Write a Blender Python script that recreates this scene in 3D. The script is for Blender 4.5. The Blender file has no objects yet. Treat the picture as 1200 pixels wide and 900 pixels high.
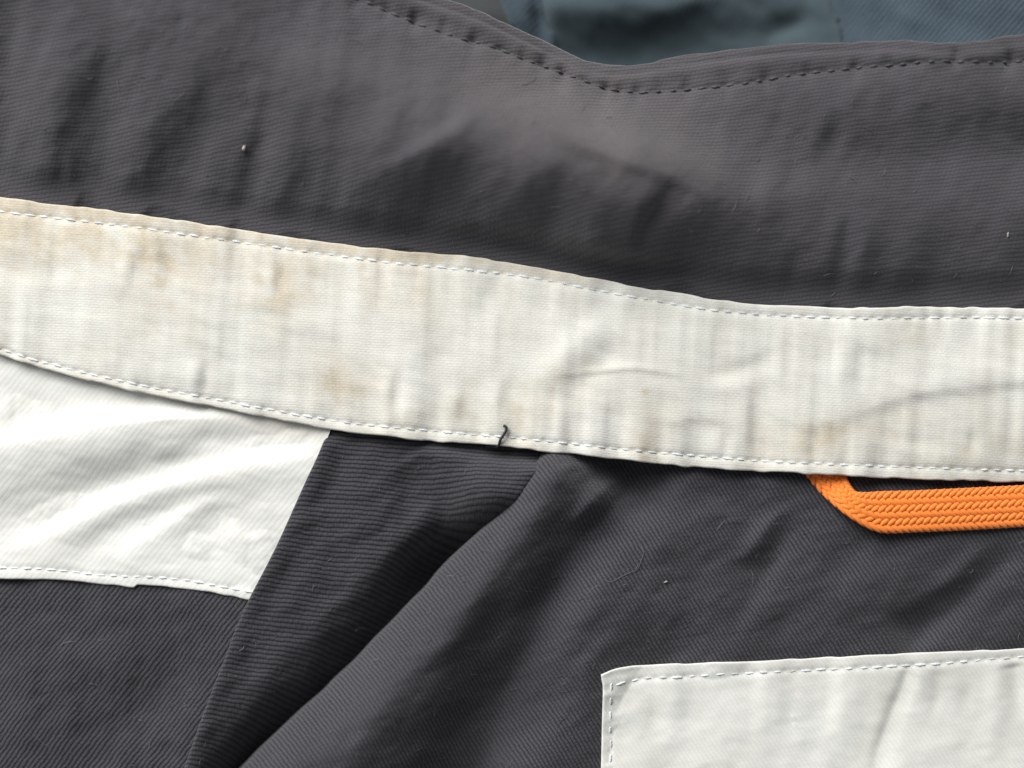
import bpy, math, random
import numpy as np

random.seed(7)
rng = np.random.default_rng(11)
scene = bpy.context.scene

# ------------------------------------------------------------------ units
# Layout is drawn in cloth units: 1 unit = 0.2 mm, X to the right, Y down, z up from the lying cloth.
S = 0.0002
DIST = 1500.0          # camera height in the same units (30 cm)

# ------------------------------------------------------------------ camera
cam_data = bpy.data.cameras.new('camera')
cam = bpy.data.objects.new('camera', cam_data)
scene.collection.objects.link(cam)
cam.location = (0, 0, DIST * S)
cam.rotation_euler = (0, 0, 0)
cam_data.sensor_width = 36
cam_data.lens = 36 * DIST / 1200
cam_data.clip_start = 0.005
cam_data.clip_end = 20
cam_data.dof.use_dof = True
cam_data.dof.focus_distance = (DIST - 14) * S
cam_data.dof.aperture_fstop = 2.6
scene.camera = cam

# ------------------------------------------------------------------ light: a soft window at the top of the picture, pale room around
world = bpy.data.worlds.new('World')
scene.world = world
world.use_nodes = True
bg = world.node_tree.nodes['Background']
bg.inputs[0].default_value = (0.93, 0.96, 1.0, 1)
bg.inputs[1].default_value = 0.20

ld = bpy.data.lights.new('window_light', 'AREA')
ld.shape = 'RECTANGLE'
ld.size = 0.95
ld.size_y = 0.8
ld.energy = 32
ld.color = (1.0, 0.99, 0.97)
lo = bpy.data.objects.new('window_light', ld)
scene.collection.objects.link(lo)
lo.location = (-0.62, 0.86, 0.72)
from mathutils import Vector
lo.rotation_euler = (Vector((0, 0, 0)) - lo.location).to_track_quat('-Z', 'Y').to_euler()

scene.view_settings.view_transform = 'Standard'
scene.view_settings.look = 'None'
scene.view_settings.exposure = 0.0
scene.view_settings.gamma = 1.0


# ------------------------------------------------------------------ numeric helpers
def catmull(pts, n=12):
    p = np.array(pts, float)
    p = np.vstack([2 * p[0] - p[1], p, 2 * p[-1] - p[-2]])
    out = []
    for i in range(1, len(p) - 2):
        t = np.linspace(0, 1, n, endpoint=False)[:, None]
        a, b, c, d = p[i - 1], p[i], p[i + 1], p[i + 2]
        out.append(0.5 * ((2 * b) + (-a + c) * t + (2 * a - 5 * b + 4 * c - d) * t ** 2 + (-a + 3 * b - 3 * c + d) * t ** 3))
    out.append(p[-2][None])
    return np.vstack(out)


class Curve:
    """y as a function of x (or x of y when swap)"""
    def __init__(self, pts, swap=False):
        c = catmull(pts, 10)
        a, b = (c[:, 1], c[:, 0]) if swap else (c[:, 0], c[:, 1])
        o = np.argsort(a)
        self.a, self.b = a[o], b[o]

    def __call__(self, v):
        return np.interp(v, self.a, self.b)


def sstep(a, b, x):
    t = np.clip((x - a) / (b - a), 0, 1)
    return t * t * (3 - 2 * t)


def nearest(X, Y, poly):
    """distance (signed: + on the right hand walking along the line), position 0..1"""
    sh = X.shape
    x = X.ravel(); y = Y.ravel()
    best = np.full(x.shape, 1e18); sg = np.ones_like(best); tt = np.zeros_like(best)
    seg = np.diff(poly, axis=0)
    L = np.hypot(seg[:, 0], seg[:, 1]); cum = np.concatenate([[0], np.cumsum(L)])
    for i in range(len(seg)):
        if L[i] < 1e-9:
            continue
        ax, ay = poly[i]; dx, dy = seg[i]
        u = np.clip(((x - ax) * dx + (y - ay) * dy) / L[i] ** 2, 0, 1)
        ex = x - ax - u * dx; ey = y - ay - u * dy
        d = ex * ex + ey * ey
        m = d < best
        best = np.where(m, d, best)
        sg = np.where(m, np.sign(dx * (y - ay) - dy * (x - ax)), sg)
        tt = np.where(m, (cum[i] + u * L[i]) / cum[-1], tt)
    return (np.sqrt(best) * sg).reshape(sh), tt.reshape(sh)


def fold(X, Y, pts, amp, wl, wr=None, t0=0.25, t1=0.25, sharp=False):
    """a ridge (amp > 0) or crease (amp < 0) along a line, with its own flank widths, dying out at its ends"""
    wr = wl if wr is None else wr
    poly = catmull(pts, 6)
    R = 3.2 * max(wl, wr) * (1.6 if sharp else 1)
    lo_ = poly.min(0) - R; hi_ = poly.max(0) + R
    m = (X > lo_[0]) & (X < hi_[0]) & (Y > lo_[1]) & (Y < hi_[1])
    out = np.zeros_like(X)
    if not m.any():
        return out
    d, t = nearest(X[m], Y[m], poly)
    w = np.where(d < 0, wl, wr)
    e = np.ones_like(t)
    if t0 > 0: e = e * sstep(0, t0 if t0 < 0.2 else max(t0, 0.45), t)
    if t1 > 0: e = e * sstep(0, t1 if t1 < 0.2 else max(t1, 0.45), 1 - t)
    q = np.abs(d) / w
    prof = np.exp(-(np.sqrt(q * q + 0.04) - 0.2)) if sharp else np.exp(-q * q)
    out[m] = amp * prof * e
    return out


def tps(ctrl, lam=0.0):
    """thin-plate surface through hand-placed heights (x, y, z)"""
    c = np.array(ctrl, float)
    P = c[:, :2] / 100.0; z = c[:, 2]
    n = len(c)
    r2 = ((P[:, None] - P[None]) ** 2).sum(-1)
    K = 0.5 * r2 * np.log(r2 + 1e-12) + lam * np.eye(n)
    A = np.zeros((n + 3, n + 3))
    A[:n, :n] = K; A[:n, n] = 1; A[:n, n + 1:] = P; A[n, :n] = 1; A[n + 1:, :n] = P.T
    w = np.linalg.solve(A, np.concatenate([z, [0, 0, 0]]))

    def f(X, Y):
        x = X / 100.0; y = Y / 100.0
        out = w[n] + w[n + 1] * x + w[n + 2] * y
        for i in range(n):
            q = (x - P[i, 0]) ** 2 + (y - P[i, 1]) ** 2
            out = out + w[i] * 0.5 * q * np.log(q + 1e-12)
        return out
    return f


_tables = {}
def vnoise(X, Y, sx, sy, seed, ang=0.0):
    """smooth lattice noise, -1..1, cell size sx by sy, turned by ang"""
    if seed not in _tables:
        _tables[seed] = np.random.default_rng(seed).uniform(-1, 1, (256, 256))
    T = _tables[seed]
    c, s = math.cos(ang), math.sin(ang)
    u = (X * c + Y * s) / sx + 57.3; v = (-X * s + Y * c) / sy + 31.7
    iu = np.floor(u).astype(int); iv = np.floor(v).astype(int)
    fu = u - iu; fv = v - iv
    fu = fu * fu * fu * (fu * (fu * 6 - 15) + 10); fv = fv * fv * fv * (fv * (fv * 6 - 15) + 10)
    g = lambda a, b: T[(iu + a) % 256, (iv + b) % 256]
    return (g(0, 0) * (1 - fu) + g(1, 0) * fu) * (1 - fv) + (g(0, 1) * (1 - fu) + g(1, 1) * fu) * fv


def fbm(X, Y, sx, sy, seed, ang=0.0, oct=3):
    o = 0; a = 1.0
    for k in range(oct):
        o = o + a * vnoise(X, Y, sx / 2 ** k, sy / 2 ** k, seed + k * 17, ang + 0.35 * k)
        a *= 0.5
    return o


def P3(X, Y, Z):
    """cloth layout to metres; a raised point is drawn a little towards the middle as the lens sees it"""
    k = 1 - Z / DIST
    return np.stack([(X - 600) * S * k, (450 - Y) * S * k, Z * S], -1)


def roll(A, n, r, side):
    """turned edge: extra rows that curl over and under along one side of a sheet"""
    X, Y, Z = A
    if side in ('left', 'right'):
        X, Y, Z = X.T, Y.T, Z.T
    if side in ('bottom', 'right'):
        X, Y, Z = X[::-1], Y[::-1], Z[::-1]
    dx = X[0] - X[2]; dy = Y[0] - Y[2]
    l = np.hypot(dx, dy) + 1e-9
    dx /= l; dy /= l
    rx, ry, rz = [], [], []
    for k in range(n, 0, -1):
        th = math.pi * k / n
        rx.append(X[0] + dx * r * math.sin(th)); ry.append(Y[0] + dy * r * math.sin(th))
        rz.append(Z[0] - r * (1 - math.cos(th)))
    X = np.vstack([rx, X]); Y = np.vstack([ry, Y]); Z = np.vstack([rz, Z])
    if side in ('bottom', 'right'):
        X, Y, Z = X[::-1], Y[::-1], Z[::-1]
    if side in ('left', 'right'):
        X, Y, Z = X.T, Y.T, Z.T
    return X, Y, Z


def sheet(name, X, Y, Z, mat, parent, rolls=(), r=3.0, warp=0.35, stain_or_light=None):
    A = (X, Y, Z)
    for sd in rolls:
        A = roll(A, 6, r, sd)
    X, Y, Z = A
    h, w = X.shape
    co = P3(X, Y, Z).reshape(-1, 3)
    idx = np.arange(h * w).reshape(h, w)
    # rows run downwards in the picture, so this order faces up
    f = np.stack([idx[:-1, :-1], idx[1:, :-1], idx[1:, 1:], idx[:-1, 1:]], -1).reshape(-1, 4)
    me = bpy.data.meshes.new(name)
    me.vertices.add(len(co)); me.vertices.foreach_set('co', co.ravel().astype(np.float32))
    me.loops.add(f.size); me.loops.foreach_set('vertex_index', f.ravel().astype(np.int32))
    me.polygons.add(len(f)); me.polygons.foreach_set('loop_start', np.arange(0, f.size, 4, dtype=np.int32))
    me.update(calc_edges=True)
    me.polygons.foreach_set('use_smooth', np.ones(len(f), bool))
    uv = me.uv_layers.new(name='UVMap')
    U = X + warp * Z * 0.35 + 2.5 * vnoise(X, Y, 160, 130, 91); V = -(Y + warp * Z + 2.5 * vnoise(X, Y, 150, 170, 92))
    UV = np.stack([U.ravel(), V.ravel()], -1)[f.ravel()]
    uv.data.foreach_set('uv', (UV / 100.0).ravel().astype(np.float32))
    if stain_or_light is not None:
        at = me.attributes.new('stain_or_light', 'FLOAT', 'POINT')
        at.data.foreach_set('value', stain_or_light(X, Y).ravel().astype(np.float32))
    me.materials.append(mat)
    o = bpy.data.objects.new(name, me)
    scene.collection.objects.link(o)
    o.parent = parent
    return o


def empty(name, loc=(0, 0, 0)):
    o = bpy.data.objects.new(name, None)
    o.empty_display_size = 0.02
    scene.collection.objects.link(o); o.location = loc
    return o


# ------------------------------------------------------------------ materials
def nmath(nt, op, a, b=None, c=None):
    n = nt.nodes.new('ShaderNodeMath'); n.operation = op
    for i, v in enumerate((a, b, c)):
        if v is None: continue
        if isinstance(v, (int, float)): n.inputs[i].default_value = v
        else: nt.links.new(v, n.inputs[i])
    return n.outputs[0]


def cloth(name, col, weave='twill', angle=45.0, period=5.0, contrast=0.5, bump=0.00016, col2=None, fade=0.12,
          stain_or_light_col=None, sheen=0.25, rough=0.9, slub=0.0, grain=0.4, broken=0.2):
    m = bpy.data.materials.new(name); m.use_nodes = True
    nt = m.node_tree; N = nt.nodes; Lk = nt.links
    bs = N['Principled BSDF']
    uvn = N.new('ShaderNodeUVMap'); uvn.uv_map = 'UVMap'
    sep = N.new('ShaderNodeSeparateXYZ'); Lk.new(uvn.outputs[0], sep.inputs[0])
    u = nmath(nt, 'MULTIPLY', sep.outputs[0], 100.0); v = nmath(nt, 'MULTIPLY', sep.outputs[1], 100.0)
    # a little wander of the yarns
    nz = N.new('ShaderNodeTexNoise'); nz.inputs['Scale'].default_value = 9.0; nz.inputs['Detail'].default_value = 3
    Lk.new(uvn.outputs[0], nz.inputs['Vector'])
    wob = nmath(nt, 'MULTIPLY', nmath(nt, 'SUBTRACT', nz.outputs[0], 0.5), 3.2)
    a = math.radians(angle)
    if weave == 'twill':
        # ribs run along the given angle (counter-clockwise from the picture's right)
        p = nmath(nt, 'ADD', nmath(nt, 'ADD', nmath(nt, 'MULTIPLY', u, -math.sin(a)), nmath(nt, 'MULTIPLY', v, math.cos(a))), wob)
        q = nmath(nt, 'ADD', nmath(nt, 'MULTIPLY', u, math.cos(a)), nmath(nt, 'MULTIPLY', v, math.sin(a)))
        ph = nmath(nt, 'DIVIDE', p, period)
        rib = nmath(nt, 'POWER', nmath(nt, 'ABSOLUTE', nmath(nt, 'SINE', nmath(nt, 'MULTIPLY', ph, math.pi))), 0.75)
        row = nmath(nt, 'FLOOR', ph)
        seg = nmath(nt, 'ABSOLUTE', nmath(nt, 'SINE', nmath(nt, 'ADD', nmath(nt, 'MULTIPLY', q, math.pi / (period * 1.15)), nmath(nt, 'MULTIPLY', row, 1.9))))
        crs = nmath(nt, 'SINE', nmath(nt, 'MULTIPLY', nmath(nt, 'ADD', q, nmath(nt, 'MULTIPLY', wob, 0.6)), 2 * math.pi / 3.4))
        hgt = nmath(nt, 'ADD', nmath(nt, 'MULTIPLY', rib, nmath(nt, 'ADD', 1.0 - broken, nmath(nt, 'MULTIPLY', seg, broken))), nmath(nt, 'MULTIPLY', crs, 0.05))
    else:
        # plain weave: yarns over and under, crosswise yarns a little bolder
        ca, sa = math.cos(a), math.sin(a)
        p = nmath(nt, 'ADD', nmath(nt, 'ADD', nmath(nt, 'MULTIPLY', u, -sa), nmath(nt, 'MULTIPLY', v, ca)), nmath(nt, 'MULTIPLY', wob, 0.5))
        q = nmath(nt, 'ADD', nmath(nt, 'ADD', nmath(nt, 'MULTIPLY', u, ca), nmath(nt, 'MULTIPLY', v, sa)), nmath(nt, 'MULTIPLY', wob, 0.5))
        sp = nmath(nt, 'SINE', nmath(nt, 'MULTIPLY', p, math.pi / period))
        sq = nmath(nt, 'SINE', nmath(nt, 'MULTIPLY', q, math.pi / (period * 1.1)))
        chk = nmath(nt, 'MULTIPLY', sp, sq)
        hgt = nmath(nt, 'ADD', nmath(nt, 'MULTIPLY', nmath(nt, 'ABSOLUTE', sp), 0.6), nmath(nt, 'MULTIPLY', nmath(nt, 'ADD', chk, 1.0), 0.2))
    # yarn irregularity
    n2 = N.new('ShaderNodeTexNoise'); n2.inputs['Scale'].default_value = 48.0; n2.inputs['Detail'].default_value = 3; n2.inputs['Roughness'].default_value = 0.7
    Lk.new(uvn.outputs[0], n2.inputs['Vector'])
    hgt = nmath(nt, 'ADD', nmath(nt, 'MULTIPLY', hgt, 0.8), nmath(nt, 'MULTIPLY', nmath(nt, 'SUBTRACT', n2.outputs[0], 0.5), grain * 1.6))
    hgt = nmath(nt, 'ADD', hgt, 0.15)
    if slub > 0:
        mp = N.new('ShaderNodeMapping'); mp.inputs['Scale'].default_value = (3.0, 38.0, 1); mp.inputs['Rotation'].default_value = (0, 0, a * 0)
        Lk.new(uvn.outputs[0], mp.inputs['Vector'])
        n3 = N.new('ShaderNodeTexNoise'); n3.inputs['Scale'].default_value = 1.0; n3.inputs['Detail'].default_value = 5; n3.inputs['Roughness'].default_value = 0.75
        Lk.new(mp.outputs[0], n3.inputs['Vector'])
        mp2 = N.new('ShaderNodeMapping'); mp2.inputs['Scale'].default_value = (38.0, 3.0, 1)
        Lk.new(uvn.outputs[0], mp2.inputs['Vector'])
        n4 = N.new('ShaderNodeTexNoise'); n4.inputs['Scale'].default_value = 1.0; n4.inputs['Detail'].default_value = 5; n4.inputs['Roughness'].default_value = 0.75
        Lk.new(mp2.outputs[0], n4.inputs['Vector'])
        s_ = nmath(nt, 'ADD', nmath(nt, 'MULTIPLY', nmath(nt, 'SUBTRACT', n3.outputs[0], 0.5), 2.6 * slub), nmath(nt, 'MULTIPLY', nmath(nt, 'SUBTRACT', n4.outputs[0], 0.5), 1.2 * slub))
        hgt = nmath(nt, 'ADD', hgt, s_)
    # colour: pale thread tops, shade in the gaps between yarns painted darker, plus uneven fading of the dye
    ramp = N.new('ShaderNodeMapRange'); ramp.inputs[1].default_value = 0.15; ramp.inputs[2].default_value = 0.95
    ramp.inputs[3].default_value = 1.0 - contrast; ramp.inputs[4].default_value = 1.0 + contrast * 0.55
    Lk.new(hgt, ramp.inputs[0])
    nf = N.new('ShaderNodeTexNoise'); nf.inputs['Scale'].default_value = 0.8; nf.inputs['Detail'].default_value = 5; nf.inputs['Roughness'].default_value = 0.6
    Lk.new(uvn.outputs[0], nf.inputs['Vector'])
    base = N.new('ShaderNodeMix'); base.data_type = 'RGBA'
    base.inputs['A'].default_value = (*col, 1)
    base.inputs['B'].default_value = (*(col2 or tuple(c * (1 + fade * 2) for c in col)), 1)
    mr = N.new('ShaderNodeMapRange'); mr.inputs[1].default_value = 0.35; mr.inputs[2].default_value = 0.68
    Lk.new(nf.outputs[0], mr.inputs[0]); Lk.new(mr.outputs[0], base.inputs['Factor'])
    out = base.outputs['Result']
    if stain_or_light_col:
        at = N.new('ShaderNodeAttribute'); at.attribute_name = 'stain_or_light'  # dirt on the white pieces, painted highlight on the collar
        ns = N.new('ShaderNodeTexNoise'); ns.inputs['Scale'].default_value = 16.0; ns.inputs['Detail'].default_value = 6; ns.inputs['Roughness'].default_value = 0.7
        Lk.new(uvn.outputs[0], ns.inputs['Vector'])
        f = nmath(nt, 'MULTIPLY', at.outputs['Fac'], nmath(nt, 'ADD', 0.35, nmath(nt, 'MULTIPLY', ns.outputs[0], 1.3)))
        f = nmath(nt, 'MINIMUM', f, 0.95)
        mx = N.new('ShaderNodeMix'); mx.data_type = 'RGBA'
        Lk.new(f, mx.inputs['Factor']); Lk.new(out, mx.inputs['A']); mx.inputs['B'].default_value = (*stain_or_light_col, 1)
        out = mx.outputs['Result']
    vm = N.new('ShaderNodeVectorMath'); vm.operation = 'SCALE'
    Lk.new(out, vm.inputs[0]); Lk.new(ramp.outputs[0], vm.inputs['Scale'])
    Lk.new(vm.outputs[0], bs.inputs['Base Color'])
    bp = N.new('ShaderNodeBump'); bp.inputs['Strength'].default_value = 1.0; bp.inputs['Distance'].default_value = bump
    Lk.new(hgt, bp.inputs['Height']); Lk.new(bp.outputs[0], bs.inputs['Normal'])
    bs.inputs['Roughness'].default_value = rough
    bs.inputs['Specular IOR Level'].default_value = 0.2
    bs.inputs['Sheen Weight'].default_value = sheen
    bs.inputs['Sheen Roughness'].default_value = 0.45
    return m


def thread_mat(name, col, rough=0.6):
    m = bpy.data.materials.new(name); m.use_nodes = True
    nt = m.node_tree; N = nt.nodes; bs = N['Principled BSDF']
    tc = N.new('ShaderNodeTexCoord')
    w = N.new('ShaderNodeTexWave'); w.bands_direction = 'DIAGONAL'; w.inputs['Scale'].default_value = 900; w.inputs['Distortion'].default_value = 2
    nt.links.new(tc.outputs['Object'], w.inputs['Vector'])
    r = N.new('ShaderNodeMix'); r.data_type = 'RGBA'
    r.inputs['A'].default_value = (*[c * 0.93 for c in col], 1); r.inputs['B'].default_value = (*[min(1, c * 1.08) for c in col], 1)
    nt.links.new(w.outputs['Fac'], r.inputs['Factor']); nt.links.new(r.outputs['Result'], bs.inputs['Base Color'])
    bp = N.new('ShaderNodeBump'); bp.inputs['Distance'].default_value = 0.00004; bp.inputs['Strength'].default_value = 0.8
    nt.links.new(w.outputs['Fac'], bp.inputs['Height']); nt.links.new(bp.outputs[0], bs.inputs['Normal'])
    bs.inputs['Roughness'].default_value = rough
    bs.inputs['Sheen Weight'].default_value = 0.2
    return m


DARK = (0.0445, 0.0438, 0.0505)
M_collar = cloth('charcoal_collar_cloth', (0.056, 0.0535, 0.0605), 'twill', 7, 4.5, 0.32, 0.00009, stain_or_light_col=(0.135, 0.118, 0.120), fade=0.10, sheen=0.5, grain=0.8, broken=0.4)  # second colour brightens the swell of the roll as a painted highlight
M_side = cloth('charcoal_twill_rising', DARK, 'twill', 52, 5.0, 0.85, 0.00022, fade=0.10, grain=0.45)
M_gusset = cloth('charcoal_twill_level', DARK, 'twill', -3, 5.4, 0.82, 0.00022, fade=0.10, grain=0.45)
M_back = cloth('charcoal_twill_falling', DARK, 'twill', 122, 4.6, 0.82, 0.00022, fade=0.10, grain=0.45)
M_band = cloth('stained_offwhite_cloth', (0.685, 0.682, 0.63), 'plain', -4, 3.0, 0.11, 0.00003, col2=(0.725, 0.72, 0.675), stain_or_light_col=(0.47, 0.375, 0.235), sheen=0.1, slub=0.6, grain=1.3)
M_yoke = cloth('offwhite_twill', (0.755, 0.757, 0.72), 'twill', 50, 5.6, 0.06, 0.00003, col2=(0.78, 0.782, 0.75), stain_or_light_col=(0.50, 0.40, 0.27), sheen=0.1)
M_pocket = cloth('offwhite_pocket_twill', (0.73, 0.73, 0.685), 'twill', 125, 4.6, 0.06, 0.00003, col2=(0.76, 0.76, 0.725), stain_or_light_col=(0.42, 0.38, 0.27), sheen=0.1, slub=0.15)
M_teal = cloth('slate_teal_cloth', (0.052, 0.075, 0.087), 'twill', 58, 4.6, 0.25, 0.0001, sheen=0.3)
M_slate = cloth('slate_blue_twill', (0.053, 0.075, 0.095), 'twill', 48, 5.4, 0.62, 0.0002, sheen=0.3)
M_grey = cloth('dim_grey_cloth', (0.050, 0.054, 0.058), 'twill', 58, 4.6, 0.25, 0.0001, sheen=0.3)
M_orange_base = cloth('orange_webbing_ground', (0.88, 0.20, 0.025), 'plain', 2, 4.0, 0.3, 0.0001, sheen=0.1)
M_orange = thread_mat('orange_yarn', (1.0, 0.25, 0.03), 0.75)
M_white_thread = thread_mat('white_thread', (0.70, 0.74, 0.76))
M_grey_thread = thread_mat('pale_grey_thread', (0.55, 0.57, 0.58))
M_dark_thread = thread_mat('charcoal_thread', (0.045, 0.043, 0.047))
M_black_thread = thread_mat('black_thread', (0.012, 0.014, 0.022))
M_lint = thread_mat('pale_lint', (0.34, 0.30, 0.28))
M_hair = thread_mat('fine_fibre', (0.12, 0.116, 0.115))

# ------------------------------------------------------------------ outlines of the garment's pieces
band_top = Curve([(-200, 206), (-100, 220), (0, 233), (80, 243), (160, 253), (267, 269), (400, 288), (480, 297), (560, 304), (653, 320), (720, 333), (797, 346), (840, 353),
                  (900, 359), (1000, 362), (1060, 361), (1200, 363), (1300, 364), (1420, 362)])
band_bot = Curve([(-200, 330), (-100, 372), (0, 413), (30, 423), (67, 434), (110, 446), (160, 457), (250, 475), (330, 491), (397, 503), (450, 509), (520, 516), (585, 521),
                  (640, 527), (700, 533), (760, 540), (820, 546), (900, 551), (1000, 556), (1100, 560), (1200, 563), (1300, 565), (1420, 566)])
collar_top = Curve([(-200, -330), (100, -150), (300, -75), (420, -32), (490, -8), (533, 6), (570, 20), (600, 34), (647, 56), (677, 71), (705, 79), (730, 80), (757, 77), (800, 69), (860, 61), (920, 55),
                    (1000, 52), (1050, 50), (1100, 53), (1150, 51), (1175, 46), (1200, 42), (1300, 22), (1420, -5)])
hem_line = [(330, -38), (390, -14), (440, 7), (483, 25), (533, 43), (577, 55), (610, 68), (643, 80), (677, 92), (708, 103), (735, 107.5), (765, 108), (805, 105), (870, 98), (930, 88), (1000, 80), (1050, 76),
            (1100, 72), (1180, 73), (1230, 68), (1320, 50), (1420, 24)]
seam_x = Curve([(430, 420), (405, 460), (388, 503), (375, 535), (360, 567), (327, 640), (295, 702), (280, 735), (267, 770), (240, 840), (220, 897), (190, 980), (150, 1080)], swap=True)
yoke_bot = Curve([(-200, 668), (-60, 674), (0, 677), (67, 678), (133, 684), (157, 687), (167, 684), (233, 690), (295, 702), (340, 712)])
flap_x = Curve([(700, 470), (668, 500), (640, 530), (628, 548), (613, 567), (593, 597), (563, 625), (525, 660), (480, 708), (443, 748), (400, 793), (347, 840), (290, 894), (230, 955), (120, 1070)], swap=True)
pocket_left = Curve([(704, 760), (706, 792), (708, 808), (707, 850), (706, 898), (704, 960), (700, 1080)], swap=True)
pocket_top = Curve([(690, 797), (706, 792), (718, 787), (732, 783), (763, 781), (837, 778), (888, 776), (967, 772), (1053, 768), (1197, 762), (1300, 757), (1420, 752)])

top_stitch_pts = [(x, float(band_top(x)) + o) for x, o in ((-150, 15), (0, 15), (150, 14), (300, 13), (450, 13), (600, 12), (720, 11), (850, 11), (1000, 11), (1120, 10.5), (1200, 10), (1380, 10))]
bot_stitch_pts = [(x, float(band_bot(x)) - o) for x, o in ((-150, 5), (0, 5), (67, 5.5), (160, 6.5), (280, 8), (400, 9), (520, 10), (640, 10), (760, 10.5), (880, 10.5), (1000, 11), (1200, 11), (1380, 11))]
yoke_stitch_pts = [(-150, 661), (0, 665), (67, 668), (110, 673), (200, 678), (247, 685), (291, 693)]
pocket_top_stitch_pts = [(719, 803), (738, 798), (757, 795), (783, 794), (833, 791), (888, 788), (1000, 783), (1093, 778), (1197, 770), (1380, 762)]
pocket_side_stitch_pts = [(715.5, 796), (716, 815), (715.5, 850), (715, 898), (713, 960), (710, 1040)]


def resample(pts, pitch):
    c = catmull(pts, 16)
    L = np.concatenate([[0], np.cumsum(np.hypot(*np.diff(c, axis=0).T))])
    s = np.arange(pitch * 0.5, L[-1], pitch)
    x = np.interp(s, L, c[:, 0]); y = np.interp(s, L, c[:, 1])
    x2 = np.interp(s + 1, L, c[:, 0]); y2 = np.interp(s + 1, L, c[:, 1])
    return np.stack([x, y, np.arctan2(y2 - y, x2 - x)], -1)


def seam_relief(X, Y, pts, pitch, depth, width, pull):
    """a stitched line presses the cloth down, deepest at the needle holes, and the cloth swells between"""
    poly = catmull(pts, 8)
    m = (X > poly[:, 0].min() - 30) & (X < poly[:, 0].max() + 30) & (Y > poly[:, 1].min() - 30) & (Y < poly[:, 1].max() + 30)
    out = np.zeros_like(X)
    if not m.any(): return out
    d, t = nearest(X[m], Y[m], poly)
    L = np.hypot(*np.diff(poly, axis=0).T).sum()
    ph = t * L / pitch
    holes = (0.5 + 0.5 * np.cos(2 * np.pi * ph)) ** 3
    e = (t > 1e-4) & (t < 1 - 1e-4)
    out[m] = e * (-depth * np.exp(-(d / width) ** 2) - pull * holes * np.exp(-(d / (width * 0.55)) ** 2) - 0.35 * depth * np.exp(-(d / (width * 3.2)) ** 2) * (0.6 + 0.4 * np.cos(2 * np.pi * ph / 3.3 + 1.3 * np.sin(ph))))
    return out


# ------------------------------------------------------------------ heights
def z_side(X, Y):
    z = 3 * fbm(X, Y, 150, 120, 5)
    z = z + fold(X, Y, [(-60, 720), (40, 800), (90, 930)], 7.00,46.0) + fold(X, Y, [(240, 720), (190, 800), (150, 900)], -8.40,34.5)
    z = z + 1.7 * fbm(X, Y, 40, 30, 8, 0.6) + 0.4 * fbm(X, Y, 16, 13, 9, 0.2)
    return z


def z_yoke(X, Y):
    z = 5.5 + 2.5 * fbm(X, Y, 160, 120, 15)
    # the cloth dips under the band, then a soft roll comes out of the left edge
    z = z + fold(X, Y, [(-150, 552), (-20, 524), (60, 510), (140, 498), (230, 492), (330, 497)], 16.80, 13, 55, 0.05, 0.35)
    z = z + fold(X, Y, [(-150, 512), (0, 496), (80, 488), (160, 478)], -10.40, 30, 16, 0, 0.5)
    z = z + fold(X, Y, [(-80, 640), (20, 612), (110, 574), (200, 552), (300, 528), (385, 512)], -5.76, 24, 17, 0.2, 0.1)
    z = z + fold(X, Y, [(-60, 668), (40, 642), (130, 596), (230, 560), (330, 536), (388, 526)], 6.48, 17, 30, 0.2, 0.15)
    z = z + fold(X, Y, [(70, 662), (140, 620), (210, 590), (290, 560)], -3.60, 18, 14, 0.25, 0.3)
    z = z + fold(X, Y, [(110, 672), (180, 632), (230, 598), (300, 570)], 3.60, 12, 26, 0.25, 0.4)
    z = z + fold(X, Y, [(180, 520), (260, 512), (330, 518)], -2.52, 12, 12)
    z = z + 0.8 * fbm(X, Y, 50, 26, 18, -0.4)
    z = z + seam_relief(X, Y, yoke_stitch_pts, 14.5, 0.7, 4.0, 0.5)
    # lies flat on the cloth below at its lower edge
    return np.maximum(z, z_side(X, Y) + 2.5)


def z_gusset(X, Y):
    """the dark strip between the seam and the deep crease"""
    d = flap_x(Y) - X                     # distance left of the overhanging flap
    lower = sstep(560, 665, Y - 0.12 * (X - 520))
    z = 4.0 + 0 * X
    z = z - 74 * lower * (1 - sstep(-24, 74, d * 0.74)) ** 1.2 * sstep(-5, 80, X - seam_x(Y))
    # at the head of the crease the cloth climbs to meet the ridge instead
    z = z + 24 * (1 - sstep(5, 85, d * 0.74)) * (1 - sstep(578, 650, Y)) * sstep(4, 30, Y - band_bot(X))
    z = z + 2.2 * fbm(X, Y, 110, 90, 25)
    # small bank at the head of the crease
    z = z + fold(X, Y, [(505, 505), (540, 550), (574, 584), (604, 612)], 18, 26, 40, 0.1, 0.3)
    z = z + fold(X, Y, [(478, 515), (508, 566), (522, 606), (496, 660), (440, 730)], -22, 44, 26, 0.45, 0.45)
    z = z + fold(X, Y, [(455, 515), (470, 545), (480, 590), (455, 640)], -7.00,18.4, 20)
    z = z + fold(X, Y, [(380, 520), (375, 600), (345, 690), (300, 790)], 5.60,29.9, 40)
    z = z + fold(X, Y, [(420, 540), (415, 610), (390, 660)], 4.20,23.0, 22)
    z = z + 1.6 * fbm(X, Y, 44, 26, 28, -0.8) + 0.4 * fbm(X, Y, 17, 13, 29, 0.4)
    # passes below the overhanging flap
    return z - 60 * sstep(2, 40, -d)


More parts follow.
